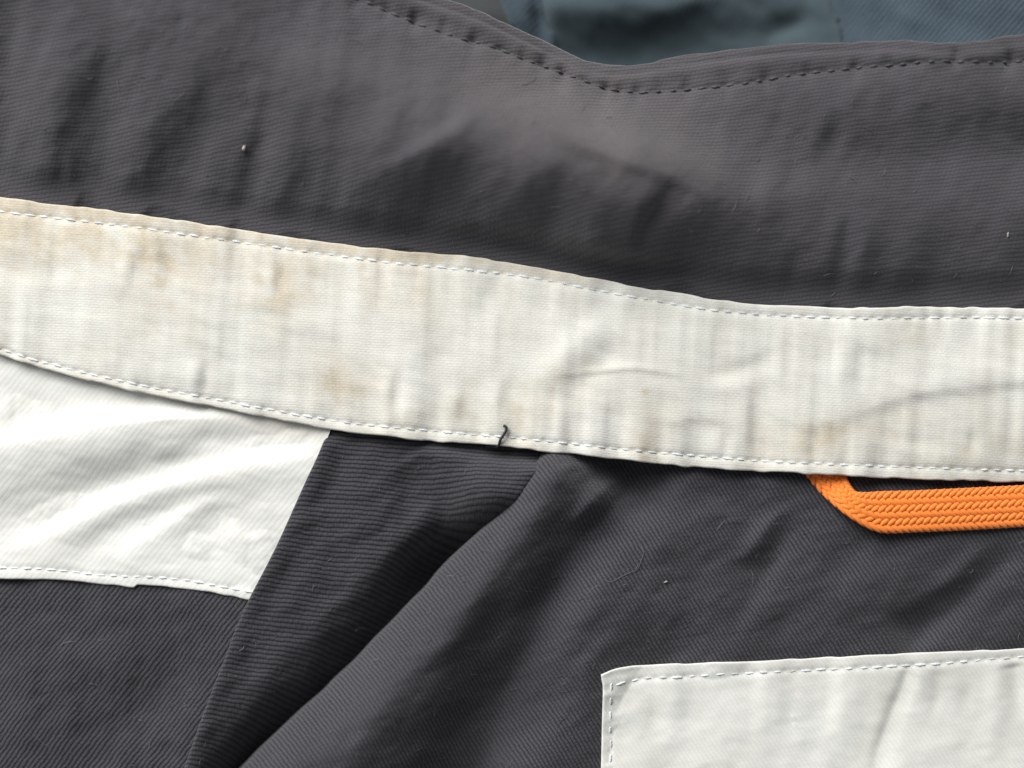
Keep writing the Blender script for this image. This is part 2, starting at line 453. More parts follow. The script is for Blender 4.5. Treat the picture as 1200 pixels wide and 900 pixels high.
def z_back(X, Y):
    z = 6 + 2.5 * fbm(X, Y, 190, 150, 35)
    # main ridge along the flap, then the valley beside it
    z = z + fold(X, Y, [(700, 515), (662, 560), (610, 640), (540, 730), (450, 830), (350, 930), (250, 1040)], 52.70,80.5, 52, 0.10, 0)
    z = z + fold(X, Y, [(800, 528), (756, 562), (704, 612), (660, 668), (618, 738), (584, 815), (552, 900), (525, 1000)], -36, 40, 66, 0.15, 0)
    z = z + fold(X, Y, [(742, 545), (700, 586), (662, 628)], 18.13, 23.0, 14, 0.25, 0.3)
    z = z + fold(X, Y, [(770, 543), (735, 572), (690, 618), (655, 655)], -10.08, 10.3, 26, 0.2, 0.4)
    z = z + fold(X, Y, [(860, 600), (780, 660), (700, 745), (650, 840), (620, 940)], 16.12, 52.9, 60, 0.2, 0.1)
    z = z + fold(X, Y, [(800, 556), (850, 580), (880, 606), (860, 640)], -10.08, 29.9, 20)
    z = z + fold(X, Y, [(960, 596), (918, 630), (890, 676), (862, 722)], -13.10, 18.4, 22)
    z = z + fold(X, Y, [(935, 585), (895, 625), (866, 668)], 12.09, 23.0, 13)
    z = z + fold(X, Y, [(1010, 640), (1000, 690), (985, 740)], 8.06, 46.0, 40)
    z = z + fold(X, Y, [(1215, 615), (1165, 664), (1110, 712), (1045, 760)], -16.12, 19.5, 24, 0.2, 0.15)
    z = z + fold(X, Y, [(1170, 630), (1120, 678), (1062, 722)], 10.08, 29.9, 14)
    z = z + fold(X, Y, [(690, 770), (640, 830), (600, 900)], -10.08, 27.6, 30)
    z = z + 2.0 * fbm(X, Y, 62, 30, 38, -0.9) + 0.5 * fbm(X, Y, 18, 14, 40, 0.3)
    z = z + 7 * vnoise(X, Y, 85, 34, 41, -0.95) * np.exp(-((X - flap_x(Y) - 70) / 120.0) ** 2) * sstep(20, 120, Y - band_bot(X))
    z = z + 3.5 * fbm(X, Y, 95, 60, 39, -0.8, 2) * sstep(0, 60, Y - band_bot(X))
    # weighed down where the band covers it
    z = z - 4 * (1 - sstep(0, 20, Y - band_bot(X)))
    return z


def z_band(X, Y):
    a, b = band_top(X), band_bot(X)
    v = (Y - a) / (b - a)
    vv = np.clip(v, 0, 1)
    z = 16 + 3 * np.sin(np.pi * vv)
    z = z + 6 * np.exp(-((X - 668) / 70) ** 2) * vv ** 2      # lifted by the ridge below
    z = z + 4 * np.exp(-((X - 20) / 160) ** 2) * vv
    z = z + 8.5 * np.exp(-((X - 964) / 52) ** 2) * vv ** 3
    # upright puckers from the two sewn edges
    pk = (vnoise(X, Y, 24, 110, 45, 0.08) * 1.9 + vnoise(X, Y, 12, 70, 46, 0.05) * 0.7) * (1.05 + 0.4 * vnoise(X, Y, 130, 60, 49)) + vnoise(X, Y, 60, 170, 47, 0.12) * 2.2
    z = z + pk * (0.55 + 0.6 * np.abs(vv - 0.5) * 2)
    for (x0, y0, x1, y1, am, w) in ((183, 268, 205, 345, 2.4, 8), (176, 270, 148, 350, 1.6, 9), (305, 290, 330, 350, 1.2, 10), (238, 420, 246, 460, 1.6, 7), (152, 380, 158, 440, 1.4, 8),
                                    (340, 290, 322, 360, 1.8, 9), (466, 430, 460, 492, 1.5, 8), (548, 440, 540, 506, 1.6, 8), (587, 300, 560, 380, 1.8, 10), (600, 430, 588, 495, 1.5, 8),
                                    (850, 500, 853, 540, 1.4, 7), (885, 440, 884, 540, 1.5, 8), (945, 500, 950, 545, 1.4, 9), (1145, 490, 1135, 540, 1.4, 8), (1000, 400, 1004, 460, 1.1, 10)):
        z = z + fold(X, Y, [(x0, y0), ((x0 + x1) / 2 + 1, (y0 + y1) / 2), (x1, y1)], -am, w * 1.5, w * 1.2)
        z = z + fold(X, Y, [(x0 - 11, y0), ((x0 + x1) / 2 - 10, (y0 + y1) / 2), (x1 - 11, y1)], am * 0.8, w * 1.2, w * 1.5)
    # long creases of the right half
    z = z + fold(X, Y, [(880, 494), (930, 496), (990, 486), (1040, 468), (1090, 456), (1150, 449), (1250, 440), (1360, 436)], 2.2, 28, 10.0, 0.45, 0)
    z = z + fold(X, Y, [(960, 500), (1030, 482), (1090, 470), (1180, 462), (1300, 452)], -1.0, 12, 28, 0.45, 0)
    z = z + fold(X, Y, [(765, 501), (790, 493), (815, 488), (845, 492), (885, 495)], 1.0, 14, 6, 0.35, 0.4)
    z = z + fold(X, Y, [(630, 440), (680, 437), (740, 431), (785, 437), (830, 441)], 1.1, 5, 4, 0.4, 0.4)
    z = z + fold(X, Y, [(640, 446), (690, 443), (740, 438), (800, 446)], -0.4, 6, 14, 0.4, 0.4)
    z = z + fold(X, Y, [(735, 345), (700, 385), (650, 430), (615, 470)], 4.0, 24, 17, 0.2, 0.2)
    z = z + fold(X, Y, [(748, 375), (715, 415), (670, 458), (630, 492)], -2.2, 14, 20, 0.2, 0.2)
    z = z + fold(X, Y, [(800, 442), (850, 440), (905, 418), (940, 400)], -1.4, 10, 14)
    z = z + fold(X, Y, [(0, 310), (60, 318), (120, 330)], -2.2, 20, 16, 0, 0.4)
    z = z + fold(X, Y, [(540, 390), (515, 420), (470, 440)], -2.0, 18, 16)
    z = z + fold(X, Y, [(985, 515), (1040, 524), (1110, 536), (1180, 540)], 1.6, 10, 12)
    z = z + fold(X, Y, [(820, 455), (870, 452), (900, 462)], 1.4, 10, 10)
    z = z + 0.7 * fbm(X, Y, 60, 24, 48, 0.1)
    z = z + seam_relief(X, Y, top_stitch_pts, 16.2, 0.9, 4.2, 0.9)
    z = z + seam_relief(X, Y, bot_stitch_pts, 15.0, 0.9, 4.0, 0.9)
    return z


collar_base = tps([
    # below the band and along it
    (-180, 260, 0), (0, 270, 0), (200, 295, 0), (400, 320, 0), (600, 345, 0), (800, 375, 0), (1000, 390, 0), (1200, 390, 0), (1380, 390, 0),
    (-180, 200, 10), (0, 225, 9), (200, 250, 9), (400, 275, 10), (600, 297, 10), (800, 332, 9), (1000, 347, 9), (1200, 348, 9), (1380, 348, 9),
    # the roll of the collar
    (-180, 100, 34), (0, 120, 38), (120, 130, 44), (240, 130, 48), (340, 130, 62), (450, 165, 80), (560, 172, 92), (650, 188, 98), (740, 214, 92), (820, 245, 72), (900, 262, 50), (1000, 258, 44), (1100, 250, 38), (1200, 245, 34), (1380, 240, 30),
    (60, 20, 62), (240, 40, 72), (370, 70, 70), (480, 90, 68), (560, 110, 68), (650, 130, 66), (730, 150, 60), (820, 170, 48), (900, 190, 40), (1000, 185, 33), (1100, 175, 28), (1200, 170, 24), (1380, 165, 24),
    # towards the upper edge
    (1000, 120, 46), (1100, 112, 46), (1200, 112, 44), (1380, 100, 44), (900, 125, 38), (820, 115, 26), (720, 108, 26), (640, 86, 34), (560, 54, 42), (460, 19, 46), (300, -60, 70), (0, -120, 92), (-180, -250, 120),
    (1000, 70, 34), (1200, 64, 34), (860, 66, 22), (713, 82, 18), (600, 36, 28), (1380, 20, 40)], 0.002)


def z_collar(X, Y):
    z = collar_base(X, Y)
    z = z + 2.0 * fbm(X, Y, 130, 100, 55)
    F = lambda pts, am, wl, wr=None, t0=0.5, t1=0.0: fold(X, Y, pts, am * 0.72, wl * 1.05, None if wr is None else wr * 1.05, t0, t1)
    # upright hollows and rolls of the left half, running down to the band
    z = z + F([(135, 10), (122, 90), (110, 160), (100, 240), (96, 290)], -11, 34, 22)
    z = z + F([(80, -40), (70, 80), (52, 170), (40, 240), (36, 280)], 8, 34, 28)
    z = z + F([(34, -60), (16, 50), (0, 150), (-10, 230), (-12, 280)], -9, 26, 30)
    z = z + F([(86, 160), (82, 215), (86, 260)], 3, 9, 8)
    z = z + F([(270, 60), (228, 150), (196, 205), (172, 270), (160, 300)], -9, 36, 24)
    z = z + F([(245, 20), (192, 120), (158, 190), (138, 260)], 6, 30, 30)
    z = z + F([(322, 70), (316, 118), (306, 165), (290, 220), (275, 290)], -9, 30, 13)
    z = z + F([(352, 70), (342, 130), (332, 190), (318, 250), (300, 310)], 7, 16, 40)
    z = z + F([(386, 110), (372, 175), (352, 240), (335, 310)], -5, 24, 26)
    z = z + F([(440, 160), (420, 220), (400, 270), (390, 330)], 5, 28, 30)
    z = z + F([(372, 70), (345, 20), (320, -60)], -6, 30, 26)
    z = z + F([(300, 70), (360, 80), (430, 100), (490, 116), (560, 108)], 6, 26, 34, 0.5, 0.5)
    # diagonal roll in the middle, dark hollow under it
    z = z + F([(600, 90), (568, 128), (520, 164), (455, 200), (400, 230)], 17, 36, 14, 0.5, 0.6)
    z = z + F([(600, 124), (570, 160), (530, 212), (492, 262), (462, 330)], -15, 36, 36, 0.45, 0)
    z = z + F([(632, 140), (616, 210), (596, 280), (585, 345)], 7, 30, 26)
    z = z + F([(672, 165), (652, 230), (632, 300), (622, 360)], -6, 26, 24)
    z = z + F([(715, 190), (700, 250), (680, 320), (672, 370)], 4, 26, 28)
    z = z + F([(440, 100), (414, 136), (380, 170)], -5, 22, 20, 0.5, 0.5)
    # shoulder of the roll to the sharp little tuck
    z = z + F([(570, 112), (640, 146), (700, 174), (752, 192), (805, 212), (850, 244), (890, 275)], 14, 34, 13, 0.4, 0.5)
    z = z + F([(806, 188), (794, 210), (774, 240), (752, 280), (738, 360)], -10, 20, 8, 0.25, 0.75)
    z = z + F([(784, 180), (770, 210), (748, 246), (728, 300)], 5, 18, 12, 0.4, 0.6)
    z = z + F([(748, 192), (706, 152), (680, 105)], -4, 22, 20, 0.5, 0.5)
    # right half
    z = z + F([(1000, 220), (994, 262), (985, 305), (970, 375)], -9, 15, 9, 0.45)
    z = z + F([(1020, 230), (1012, 280), (1000, 375)], 5, 12, 30, 0.5)
    z = z + F([(938, 268), (930, 320), (914, 375)], -6, 22, 10, 0.5)
    z = z + F([(958, 270), (952, 320), (940, 375)], 4, 12, 18, 0.5)
    z = z + F([(1126, 235), (1106, 285), (1080, 375)], -7, 26, 20, 0.5)
    z = z + F([(1090, 240), (1070, 295), (1046, 375)], 5, 22, 24, 0.5)
    z = z + F([(1190, 220), (1170, 300), (1160, 375)], 4, 26, 24, 0.5)
    z = z + F([(922, 100), (914, 140), (902, 190)], -4, 12, 10, 0.5, 0.5)
    z = z + F([(990, 112), (978, 152), (958, 206)], -6.5, 13, 10, 0.5, 0.5)
    z = z + F([(962, 120), (948, 160), (930, 205)], 3.5, 12, 12, 0.5, 0.5)
    z = z + F([(810, 250), (890, 232), (980, 222), (1080, 214)], 6, 26, 24, 0.5, 0.5)
    z = z + 1.3 * vnoise(X, Y, 24, 130, 62, 0.18) + 1.0 * vnoise(X, Y, 46, 150, 63, 0.25)
    z = z + 0.9 * fbm(X, Y, 34, 60, 58, 0.15) + 0.5 * fbm(X, Y, 17, 14, 61, 0.4)
    # pinned down where it is sewn under the band
    k = sstep(-48, -4, Y - band_top(X))
    z = z * (1 - k) + np.minimum(z, 7.5) * k
    # turned hem: swells between the edge and its row of stitches
    t = collar_top(X)
    dd = Y - t
    z = z + 4.0 * np.exp(-((dd - 14) / 12.0) ** 2) - 1.8 * np.exp(-((dd - 7) / 3.0) ** 2) * (0.7 + 0.6 * vnoise(X, Y, 50, 50, 60))
    z = z + seam_relief(X, Y, hem_line, 17.0, 1.8, 4.2, 1.1) * (0.75 + 0.45 * vnoise(X, Y, 40, 40, 59))
    # short tucks pulled by the hem stitches
    hp = catmull(hem_line, 4)
    for k in range(6, len(hp) - 4, 3):
        x, y = hp[k] + rng_h[k % 40] * 3
        ln = 16 + 10 * abs(rng_h[(k * 7) % 40][0])
        z = z + fold(X, Y, [(x + 1.5, y - 20), (x, y), (x - 2, y + ln)], -3.8 - 2.6 * rng_h[(k * 3) % 40][1], 8, 6, 0.3, 0.4)
    return z


rng_h = np.random.default_rng(3).uniform(-1, 1, (40, 2))


def z_pocket(X, Y):
    z = 12 + 1.6 * fbm(X, Y, 120, 90, 65)
    z = z + 0.6 * z_back(X, Y) * 0.3
    z = z + 2.1 * vnoise(X, Y, 30, 120, 66, 0.06) + 0.5 * fbm(X, Y, 40, 26, 67)
    z = z + fold(X, Y, [(1068, 776), (1058, 806), (1045, 838), (1030, 880), (1020, 930)], -3.60, 22, 8, 0.1, 0.2)
    z = z + fold(X, Y, [(1078, 780), (1070, 812), (1058, 850), (1046, 900)], 2.0, 12, 26, 0.1, 0.2)
    z = z + fold(X, Y, [(1100, 782), (1097, 815), (1090, 860)], -1.62, 10, 10, 0.15, 0.4)
    z = z + fold(X, Y, [(1136, 786), (1132, 815), (1130, 850)], -1.17, 10, 9)
    z = z + fold(X, Y, [(1186, 776), (1192, 810), (1196, 850)], -2.70, 10, 12, 0.1, 0.3)
    z = z + fold(X, Y, [(1165, 782), (1168, 830), (1170, 880)], 1.62, 14, 14)
    z = z + fold(X, Y, [(775, 812), (768, 840), (762, 880)], -1.44, 14, 12)
    z = z + fold(X, Y, [(810, 800), (850, 830), (880, 880)], 1.44, 30, 30)
    z = z + fold(X, Y, [(1000, 790), (985, 830), (975, 880)], 1.44, 24, 24)
    z = z + seam_relief(X, Y, pocket_top_stitch_pts, 16.8, 0.8, 4.2, 0.8)
    z = z + seam_relief(X, Y, pocket_side_stitch_pts, 16.8, 0.8, 3.6, 0.8)
    return np.maximum(z, z_back(X, Y) + 3.5)


# ------------------------------------------------------------------ dirt on the white cloth, painted highlight on the collar
def blobs(X, Y, items):
    s = np.zeros_like(X)
    for (x, y, rx, ry, am) in items:
        s = s + am * 0.85 * np.exp(-(((X - x) / (rx * 1.5)) ** 2 + ((Y - y) / (ry * 1.4)) ** 2) ** 0.75)
    return s


def stain_band(X, Y):
    a, b = band_top(X), band_bot(X)
    s = 0.55 * np.exp(-((Y - a) / 9.0) ** 2) * (1 - sstep(560, 760, X)) * (0.8 + 0.4 * vnoise(X, Y, 30, 30, 71))
    s = s + 0.10 * np.exp(-((Y - b) / 6.0) ** 2)
    col = 0.5 + 0.5 * vnoise(X, Y, 24, 90, 72, 0.05)
    top = np.exp(-((Y - a - 30) / 45.0) ** 2) * (1 - sstep(330, 560, X))
    s = s + 0.42 * top * (0.25 + 0.75 * col ** 1.5)
    s = s + blobs(X, Y, [(20, 262, 40, 26, .25), (88, 275, 22, 30, .30), (178, 300, 9, 22, .32), (196, 325, 8, 22, .36), (160, 340, 14, 14, .20), (236, 300, 14, 24, .2), (300, 312, 12, 26, .2),
                         (330, 325, 14, 34, .38), (318, 352, 24, 14, .2), (430, 320, 14, 30, .16), (490, 340, 12, 30, .16), (596, 350, 9, 30, .16), (410, 456, 26, 14, .48), (392, 448, 10, 12, .2),
                         (500, 490, 40, 12, .22), (545, 485, 10, 16, .24), (613, 482, 26, 14, .36), (655, 460, 22, 16, .22), (670, 440, 30, 12, .14), (757, 459, 3.2, 2.2, .9), (760, 500, 18, 20, .2),
                         (765, 520, 9, 14, .2), (855, 430, 9, 8, .16), (852, 505, 8, 18, .2), (888, 500, 8, 28, .22), (960, 520, 26, 16, .52), (985, 505, 22, 10, .25), (1068, 395, 14, 10, .22),
                         (1040, 510, 24, 26, .22), (1060, 490, 26, 14, .16), (1140, 515, 14, 24, .28), (1120, 530, 30, 14, .18), (1190, 400, 20, 22, .16), (1190, 520, 20, 20, .18), (2, 390, 6, 20, .28), (560, 335, 60, 20, .08)])
    s = s + 0.16 * (0.5 + 0.5 * fbm(X, Y, 45, 70, 73)).clip(0, 2) * (1 - 0.4 * sstep(500, 900, X))
    return (1.12 * s * (0.78 + 0.26 * vnoise(X, Y, 19, 60, 78, 0.12) + 0.32 * fbm(X, Y, 15, 13, 79, 0.7, 2))).clip(0, 0.6)


def collar_highlight(X, Y):
    # highlight along the roll of the collar, painted in as a paler rosy tint
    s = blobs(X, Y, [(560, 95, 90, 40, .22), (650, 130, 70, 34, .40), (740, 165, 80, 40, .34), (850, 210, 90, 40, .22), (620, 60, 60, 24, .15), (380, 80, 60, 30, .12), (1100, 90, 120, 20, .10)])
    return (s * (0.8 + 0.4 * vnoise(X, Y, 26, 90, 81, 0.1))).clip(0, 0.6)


def stain_yoke(X, Y):
    s = blobs(X, Y, [(345, 503, 26, 7, .3), (300, 492, 40, 6, .15)]) + 0.05 * np.exp(-((Y - yoke_bot(X)) / 5.0) ** 2)
    return (s + 0.03 * (0.5 + 0.5 * fbm(X, Y, 80, 60, 75))).clip(0, 1)


def stain_pocket(X, Y):
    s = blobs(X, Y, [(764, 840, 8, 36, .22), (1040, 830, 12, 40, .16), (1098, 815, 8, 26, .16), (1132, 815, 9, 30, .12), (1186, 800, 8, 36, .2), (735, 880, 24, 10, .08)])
    return (s + 0.04 * (0.5 + 0.5 * fbm(X, Y, 60, 90, 76))).clip(0, 1)


# ------------------------------------------------------------------ the surface everything lies on
def table_material():
    m = bpy.data.materials.new('grey_tabletop'); m.use_nodes = True
    nt = m.node_tree; bs = nt.nodes['Principled BSDF']
    tc = nt.nodes.new('ShaderNodeTexCoord'); nz = nt.nodes.new('ShaderNodeTexNoise'); nz.inputs['Scale'].default_value = 30; nz.inputs['Detail'].default_value = 6
    nt.links.new(tc.outputs['Object'], nz.inputs['Vector'])
    mx = nt.nodes.new('ShaderNodeMix'); mx.data_type = 'RGBA'
    mx.inputs['A'].default_value = (0.11, 0.105, 0.10, 1); mx.inputs['B'].default_value = (0.16, 0.155, 0.15, 1)
    nt.links.new(nz.outputs[0], mx.inputs['Factor']); nt.links.new(mx.outputs['Result'], bs.inputs['Base Color'])
    bs.inputs['Roughness'].default_value = 0.7
    return m


tm = bpy.data.meshes.new('tabletop')
zt, zb_ = -0.036, -0.066
tm.from_pydata([(-.7, -.7, zt), (.7, -.7, zt), (.7, .7, zt), (-.7, .7, zt), (-.7, -.7, zb_), (.7, -.7, zb_), (.7, .7, zb_), (-.7, .7, zb_)], [],
               [(0, 1, 2, 3), (4, 7, 6, 5), (0, 4, 5, 1), (1, 5, 6, 2), (2, 6, 7, 3), (3, 7, 4, 0)])
tm.update(); tm.materials.append(table_material())
tabletop = bpy.data.objects.new('tabletop', tm); scene.collection.objects.link(tabletop)
tabletop['kind'] = 'structure'

# ------------------------------------------------------------------ the garment behind
teal = empty('folded_garment', (0, 0.09, -0.018))
teal['label'] = 'dark slate blue garment lying behind the charcoal collar, top edge of picture'
teal['category'] = 'garment'


def z_teal(X, Y):
    z = -105 + 5 * fbm(X, Y, 120, 60, 85)
    z = z - 34 * np.exp(-((X - 715) / 110) ** 2) * sstep(0, 70, Y + 6 * np.sin(X / 30))
    z = z + 26 * np.exp(-((X - 800) / 120) ** 2 - ((Y + 10) / 50) ** 2)
    z = z + fold(X, Y, [(720, 40), (760, 20), (800, 8), (850, -20)], 6, 14, 14)
    z = z + fold(X, Y, [(880, 50), (920, 34), (962, 16)], -9, 16, 12)
    z = z + fold(X, Y, [(640, 60), (632, 10), (628, -40)], -10, 10, 8)
    z = z + 48 * sstep(900, 1180, X)
    z = z + 1.5 * fbm(X, Y, 50, 34, 87, 0.6)
    return z


def rect_sheet(name, x0, x1, y0, y1, st, zf, mat, parent, dz=0.0, rolls=(), r=3.0, lx=None, rx=None):
    ys = np.arange(y0, y1 + st, st, dtype=float)
    n = int((x1 - x0) / st) + 2
    u = np.linspace(0, 1, n)[None, :]
    L = (lx(ys) if lx else np.full(len(ys), float(x0)))[:, None]; R_ = (rx(ys) if rx else np.full(len(ys), float(x1)))[:, None]
    X = L + (R_ - L) * u; Y = np.repeat(ys[:, None], n, 1)
    return sheet(name, X, Y, zf(X, Y) + dz, mat, parent, rolls, r)


s1 = Curve([(560, -260), (585, -30), (590, 0), (603, 33), (612, 60), (640, 330)], swap=True)
s2 = Curve([(605, -260), (628, -30), (631, 0), (640, 34), (652, 70), (690, 330)], swap=True)
s3 = Curve([(945, -260), (965, -30), (970, 0), (978, 26), (985, 50), (1000, 330)], swap=True)
inv = Vector((0, 0.09, -0.018))
teal_parts = [
    rect_sheet('panel', -200, 600, -250, 300, 5, z_teal, M_grey, teal, 0, ('right',), 3, None, lambda y: s1(y) + 4),
    rect_sheet('seam_strip', 590, 645, -250, 300, 3, z_teal, M_slate, teal, 5, ('left', 'right'), 3.5, s1, s2),
    rect_sheet('panel', 620, 985, -250, 300, 4, z_teal, M_teal, teal, 1, ('right',), 3, lambda y: s2(y) - 6, lambda y: s3(y)),
    rect_sheet('panel', 960, 1420, -250, 300, 4, z_teal, M_slate, teal, -2, (), 3, lambda y: s3(y) - 12, None)]
teal_parts[0]['label'] = 'dim grey panel beside the narrow blue strip'
teal_parts[3]['label'] = 'slate blue ribbed panel at the right corner'
for o in teal_parts:
    o.location = -inv

# ------------------------------------------------------------------ the jacket
jacket = empty('work_jacket', (0, 0, 0))
jacket['label'] = 'charcoal and off-white work jacket lying open, collar, stained neck band and orange hanger loop showing'
jacket['category'] = 'jacket'


def between(name, ca, cb, x0, x1, stx, sty, zf, mat, parent, rolls, r, stain_or_light=None, pad_a=0, pad_b=0, xr=None):
    """a sheet spanned between an upper and a lower outline"""
    xs = np.arange(x0, x1 + stx, stx)
    wv = lambda sd: 0.9 * vnoise(xs, xs * 0, 13, 10, sd) + 0.8 * vnoise(xs, xs * 0, 31, 10, sd + 1)
    a = ca(xs) + pad_a + wv(101); b = cb(xs) + pad_b + wv(103)
    n = int(max(b - a) / sty) + 2
    v = np.linspace(0, 1, n)[:, None]
    X = np.repeat(xs[None], n, 0); Y = a[None] + (b - a)[None] * v
    return sheet(name, X, Y, zf(X, Y), mat, parent, rolls, r, stain_or_light=stain_or_light)


# dark cloth left of the diagonal seam
side_panel = rect_sheet('side_panel', -180, 320, 560, 1060, 3.0, z_side, M_side, jacket, 0, (), 3, None, lambda y: seam_x(y) + 14)
# white shoulder piece lying on it
def build_yoke():
    ys_top = band_bot
    xs = np.linspace(0, 1, 250)[None, :]
    v = np.linspace(0, 1, 150)[:, None]
    # rows from under the band to the sewn lower edge; the right side follows the diagonal seam
    yl_top, yl_bot = 300.0, None
    Xl = -180.0
    Y0 = np.zeros((150, 250)); X0 = np.zeros_like(Y0)
    for i in range(150):
        t = v[i, 0]
        # right end point slides along the seam
        yr = 470 + (702 - 470) * t
        xr = float(seam_x(yr))
        X0[i] = Xl + (xr - Xl) * xs[0]
        top = band_bot(X0[i]) - 34
        bot = yoke_bot(X0[i]) + 0.7 * vnoise(X0[i], X0[i] * 0, 14, 10, 105)
        Y0[i] = top + (bot - top) * t
    return sheet('shoulder_panel', X0, Y0, z_yoke(X0, Y0), M_yoke, jacket, ('bottom',), 1.8, stain_or_light=stain_yoke)
shoulder = build_yoke()
shoulder['label'] = 'off-white triangular shoulder panel'
# strip between seam and deep crease; its left edge is turned under along the seam
def z_gusset_l(X, Y):
    d = X - seam_x(Y)
    base = np.maximum(z_yoke(X, Y), z_side(X, Y)) if False else 0
    z = z_gusset(X, Y) + 8.5 * np.exp(-(d / 20.0) ** 2)
    k = 1 - sstep(-2, 22, Y - band_bot(X))
    return z * (1 - k) + np.minimum(z, 3) * k
gusset = rect_sheet('gusset_panel', 250, 640, 470, 1060, 2.5, z_gusset_l, M_gusset, jacket, 0, ('left',), 3.2, seam_x, lambda y: flap_x(y) + 70)


def build_back():
    ys = np.arange(500, 1062, 2.5)
    n = 420
    u = np.linspace(0, 1, n)[None, :]
    L = (flap_x(ys) + (4.0 * vnoise(ys, ys * 0, 55, 10, 111) + 1.5 * vnoise(ys, ys * 0, 21, 10, 112)) * sstep(560, 640, ys))[:, None]
    X = L + (1420 - L) * (0.35 * u + 0.65 * u * u); Y = np.repeat(ys[:, None], n, 1)
    Z = z_back(X, Y)
    # the flap's edge turns down round a generous fold and back under itself
    d = (X - L) * 0.74
    k = sstep(520, 600, Y)
    r = 36.0
    q = np.clip(1 - d / r, 0, 1)
    Z = Z - (0.4 + 0.6 * k) * 21 * (1 - np.sqrt(np.clip(1 - q * q, 0, 1)))
    A = (X, Y, Z)
    # curl under: extra columns
    cols = 8
    ex = []
    for j in range(cols, 0, -1):
        th = math.pi * 0.5 * j / cols
        out = -3.0 * math.sin(th * 2) + 30 * max(0, (j - 3) / cols)
        ex.append((X[:, 0] + out, Y[:, 0] + out * 0.2, Z[:, 0] - (4 + 50 * (j / cols)) * (0.15 + 0.85 * k[:, 0])))
    X2 = np.hstack([np.stack([e[0] for e in ex], 1), X]); Y2 = np.hstack([np.stack([e[1] for e in ex], 1), Y]); Z2 = np.hstack([np.stack([e[2] for e in ex], 1), Z])
    return sheet('back_panel', X2, Y2, Z2, M_back, jacket)
back = build_back()

collar = between('collar', collar_top, band_top, -180, 1400, 2.6, 2.4, z_collar, M_collar, jacket, ('top',), 3.4, pad_b=26, stain_or_light=collar_highlight)
collar['label'] = 'charcoal collar with a stitched turned hem'
band = between('neck_band', band_top, band_bot, -180, 1400, 1.8, 1.6, z_band, M_band, jacket, ('top', 'bottom'), 2.0, stain_or_light=stain_band)
band['label'] = 'off-white neck band with tan sweat stains'


def build_pocket():
    nx, ny = 400, 170
    u = np.linspace(0, 1, nx)[None, :]; v = np.linspace(0, 1, ny)[:, None]
    Yt = 792 + (1060 - 792) * v
    L = pocket_left(Yt)
    X = L + (1400 - L) * u
    top = pocket_top(X) + 0.8 * vnoise(X, X * 0, 15, 10, 107)
    Y = top + (1060 - top) * v
    return sheet('patch_pocket', X, Y, z_pocket(X, Y), M_pocket, jacket, ('top', 'left'), 1.8, stain_or_light=stain_pocket)
pocket = build_pocket()
pocket['label'] = 'off-white sewn-on patch with squared corner'


# ------------------------------------------------------------------ stitches
def stitch_mesh(name, length, width, height, mat):
    """one lockstitch: a plump two-ply thread that dives into the cloth at both ends"""
    n, k = 11, 8
    vs, fs = [], []
    for i in range(n):
        t = i / (n - 1) * 2 - 1
        r = (1 - abs(t) ** 3.2) ** 0.5 if abs(t) < 1 else 0
        r = max(r, 0.05)
        arch = height * (1 - t * t) - height * 0.5
        for j in range(k):
            a = 2 * math.pi * j / k
            ply = 1 + 0.22 * math.cos(2 * (a - t * 3.2))
            vs.append((t * length / 2 * S, math.cos(a) * width / 2 * r * ply * S, (arch + math.sin(a) * width / 2 * 0.8 * r * ply) * S))
    for i in range(n - 1):
        for j in range(k):
            a, b = i * k + j, i * k + (j + 1) % k
            fs.append((a, b, b + k, a + k))
    fs.append(tuple(range(k - 1, -1, -1))); fs.append(tuple((n - 1) * k + j for j in range(k)))
    me = bpy.data.meshes.new(name); me.from_pydata(vs, [], fs); me.update()
    me.polygons.foreach_set('use_smooth', [True] * len(fs))
    me.materials.append(mat)
    return me


def stitches(pts, pitch, zf, parent, mesh, lift, jitter=0.05, mesh2=None, seed=1, xlim=(-40, 1240), ylim=(-40, 940), lean=0.0):
    R = random.Random(seed)
    for (x, y, a) in resample(pts, pitch):
        if not (xlim[0] < x < xlim[1] and ylim[0] < y < ylim[1]):
            R.random(); continue
        x += R.uniform(-.8, .8); y += R.uniform(-.4, .4)
        z = float(zf(np.array([[x]]), np.array([[y]]))[0, 0])
        # slope along the row, so each stitch lies on the cloth
        e = 5.0
        z1 = float(zf(np.array([[x - e * math.cos(a)]]), np.array([[y - e * math.sin(a)]]))[0, 0])
        z2 = float(zf(np.array([[x + e * math.cos(a)]]), np.array([[y + e * math.sin(a)]]))[0, 0])
        me = mesh2 if (mesh2 and R.random() < 0.3) else mesh
        o = bpy.data.objects.new('stitch', me)
        scene.collection.objects.link(o)
        o.parent = parent
        zz = max(z, (z1 + z2) / 2) + lift + R.uniform(-0.6, 0.15)
        o.location = P3(np.array(x), np.array(y), np.array(zz))
        o.rotation_euler = (0, -math.atan2(z2 - z1, 2 * e) * 0.8, -a + lean + R.uniform(-jitter, jitter))
        sc_ = R.uniform(0.72, 1.12)
        o.scale = (sc_, R.uniform(0.85, 1.1), R.uniform(0.85, 1.1))


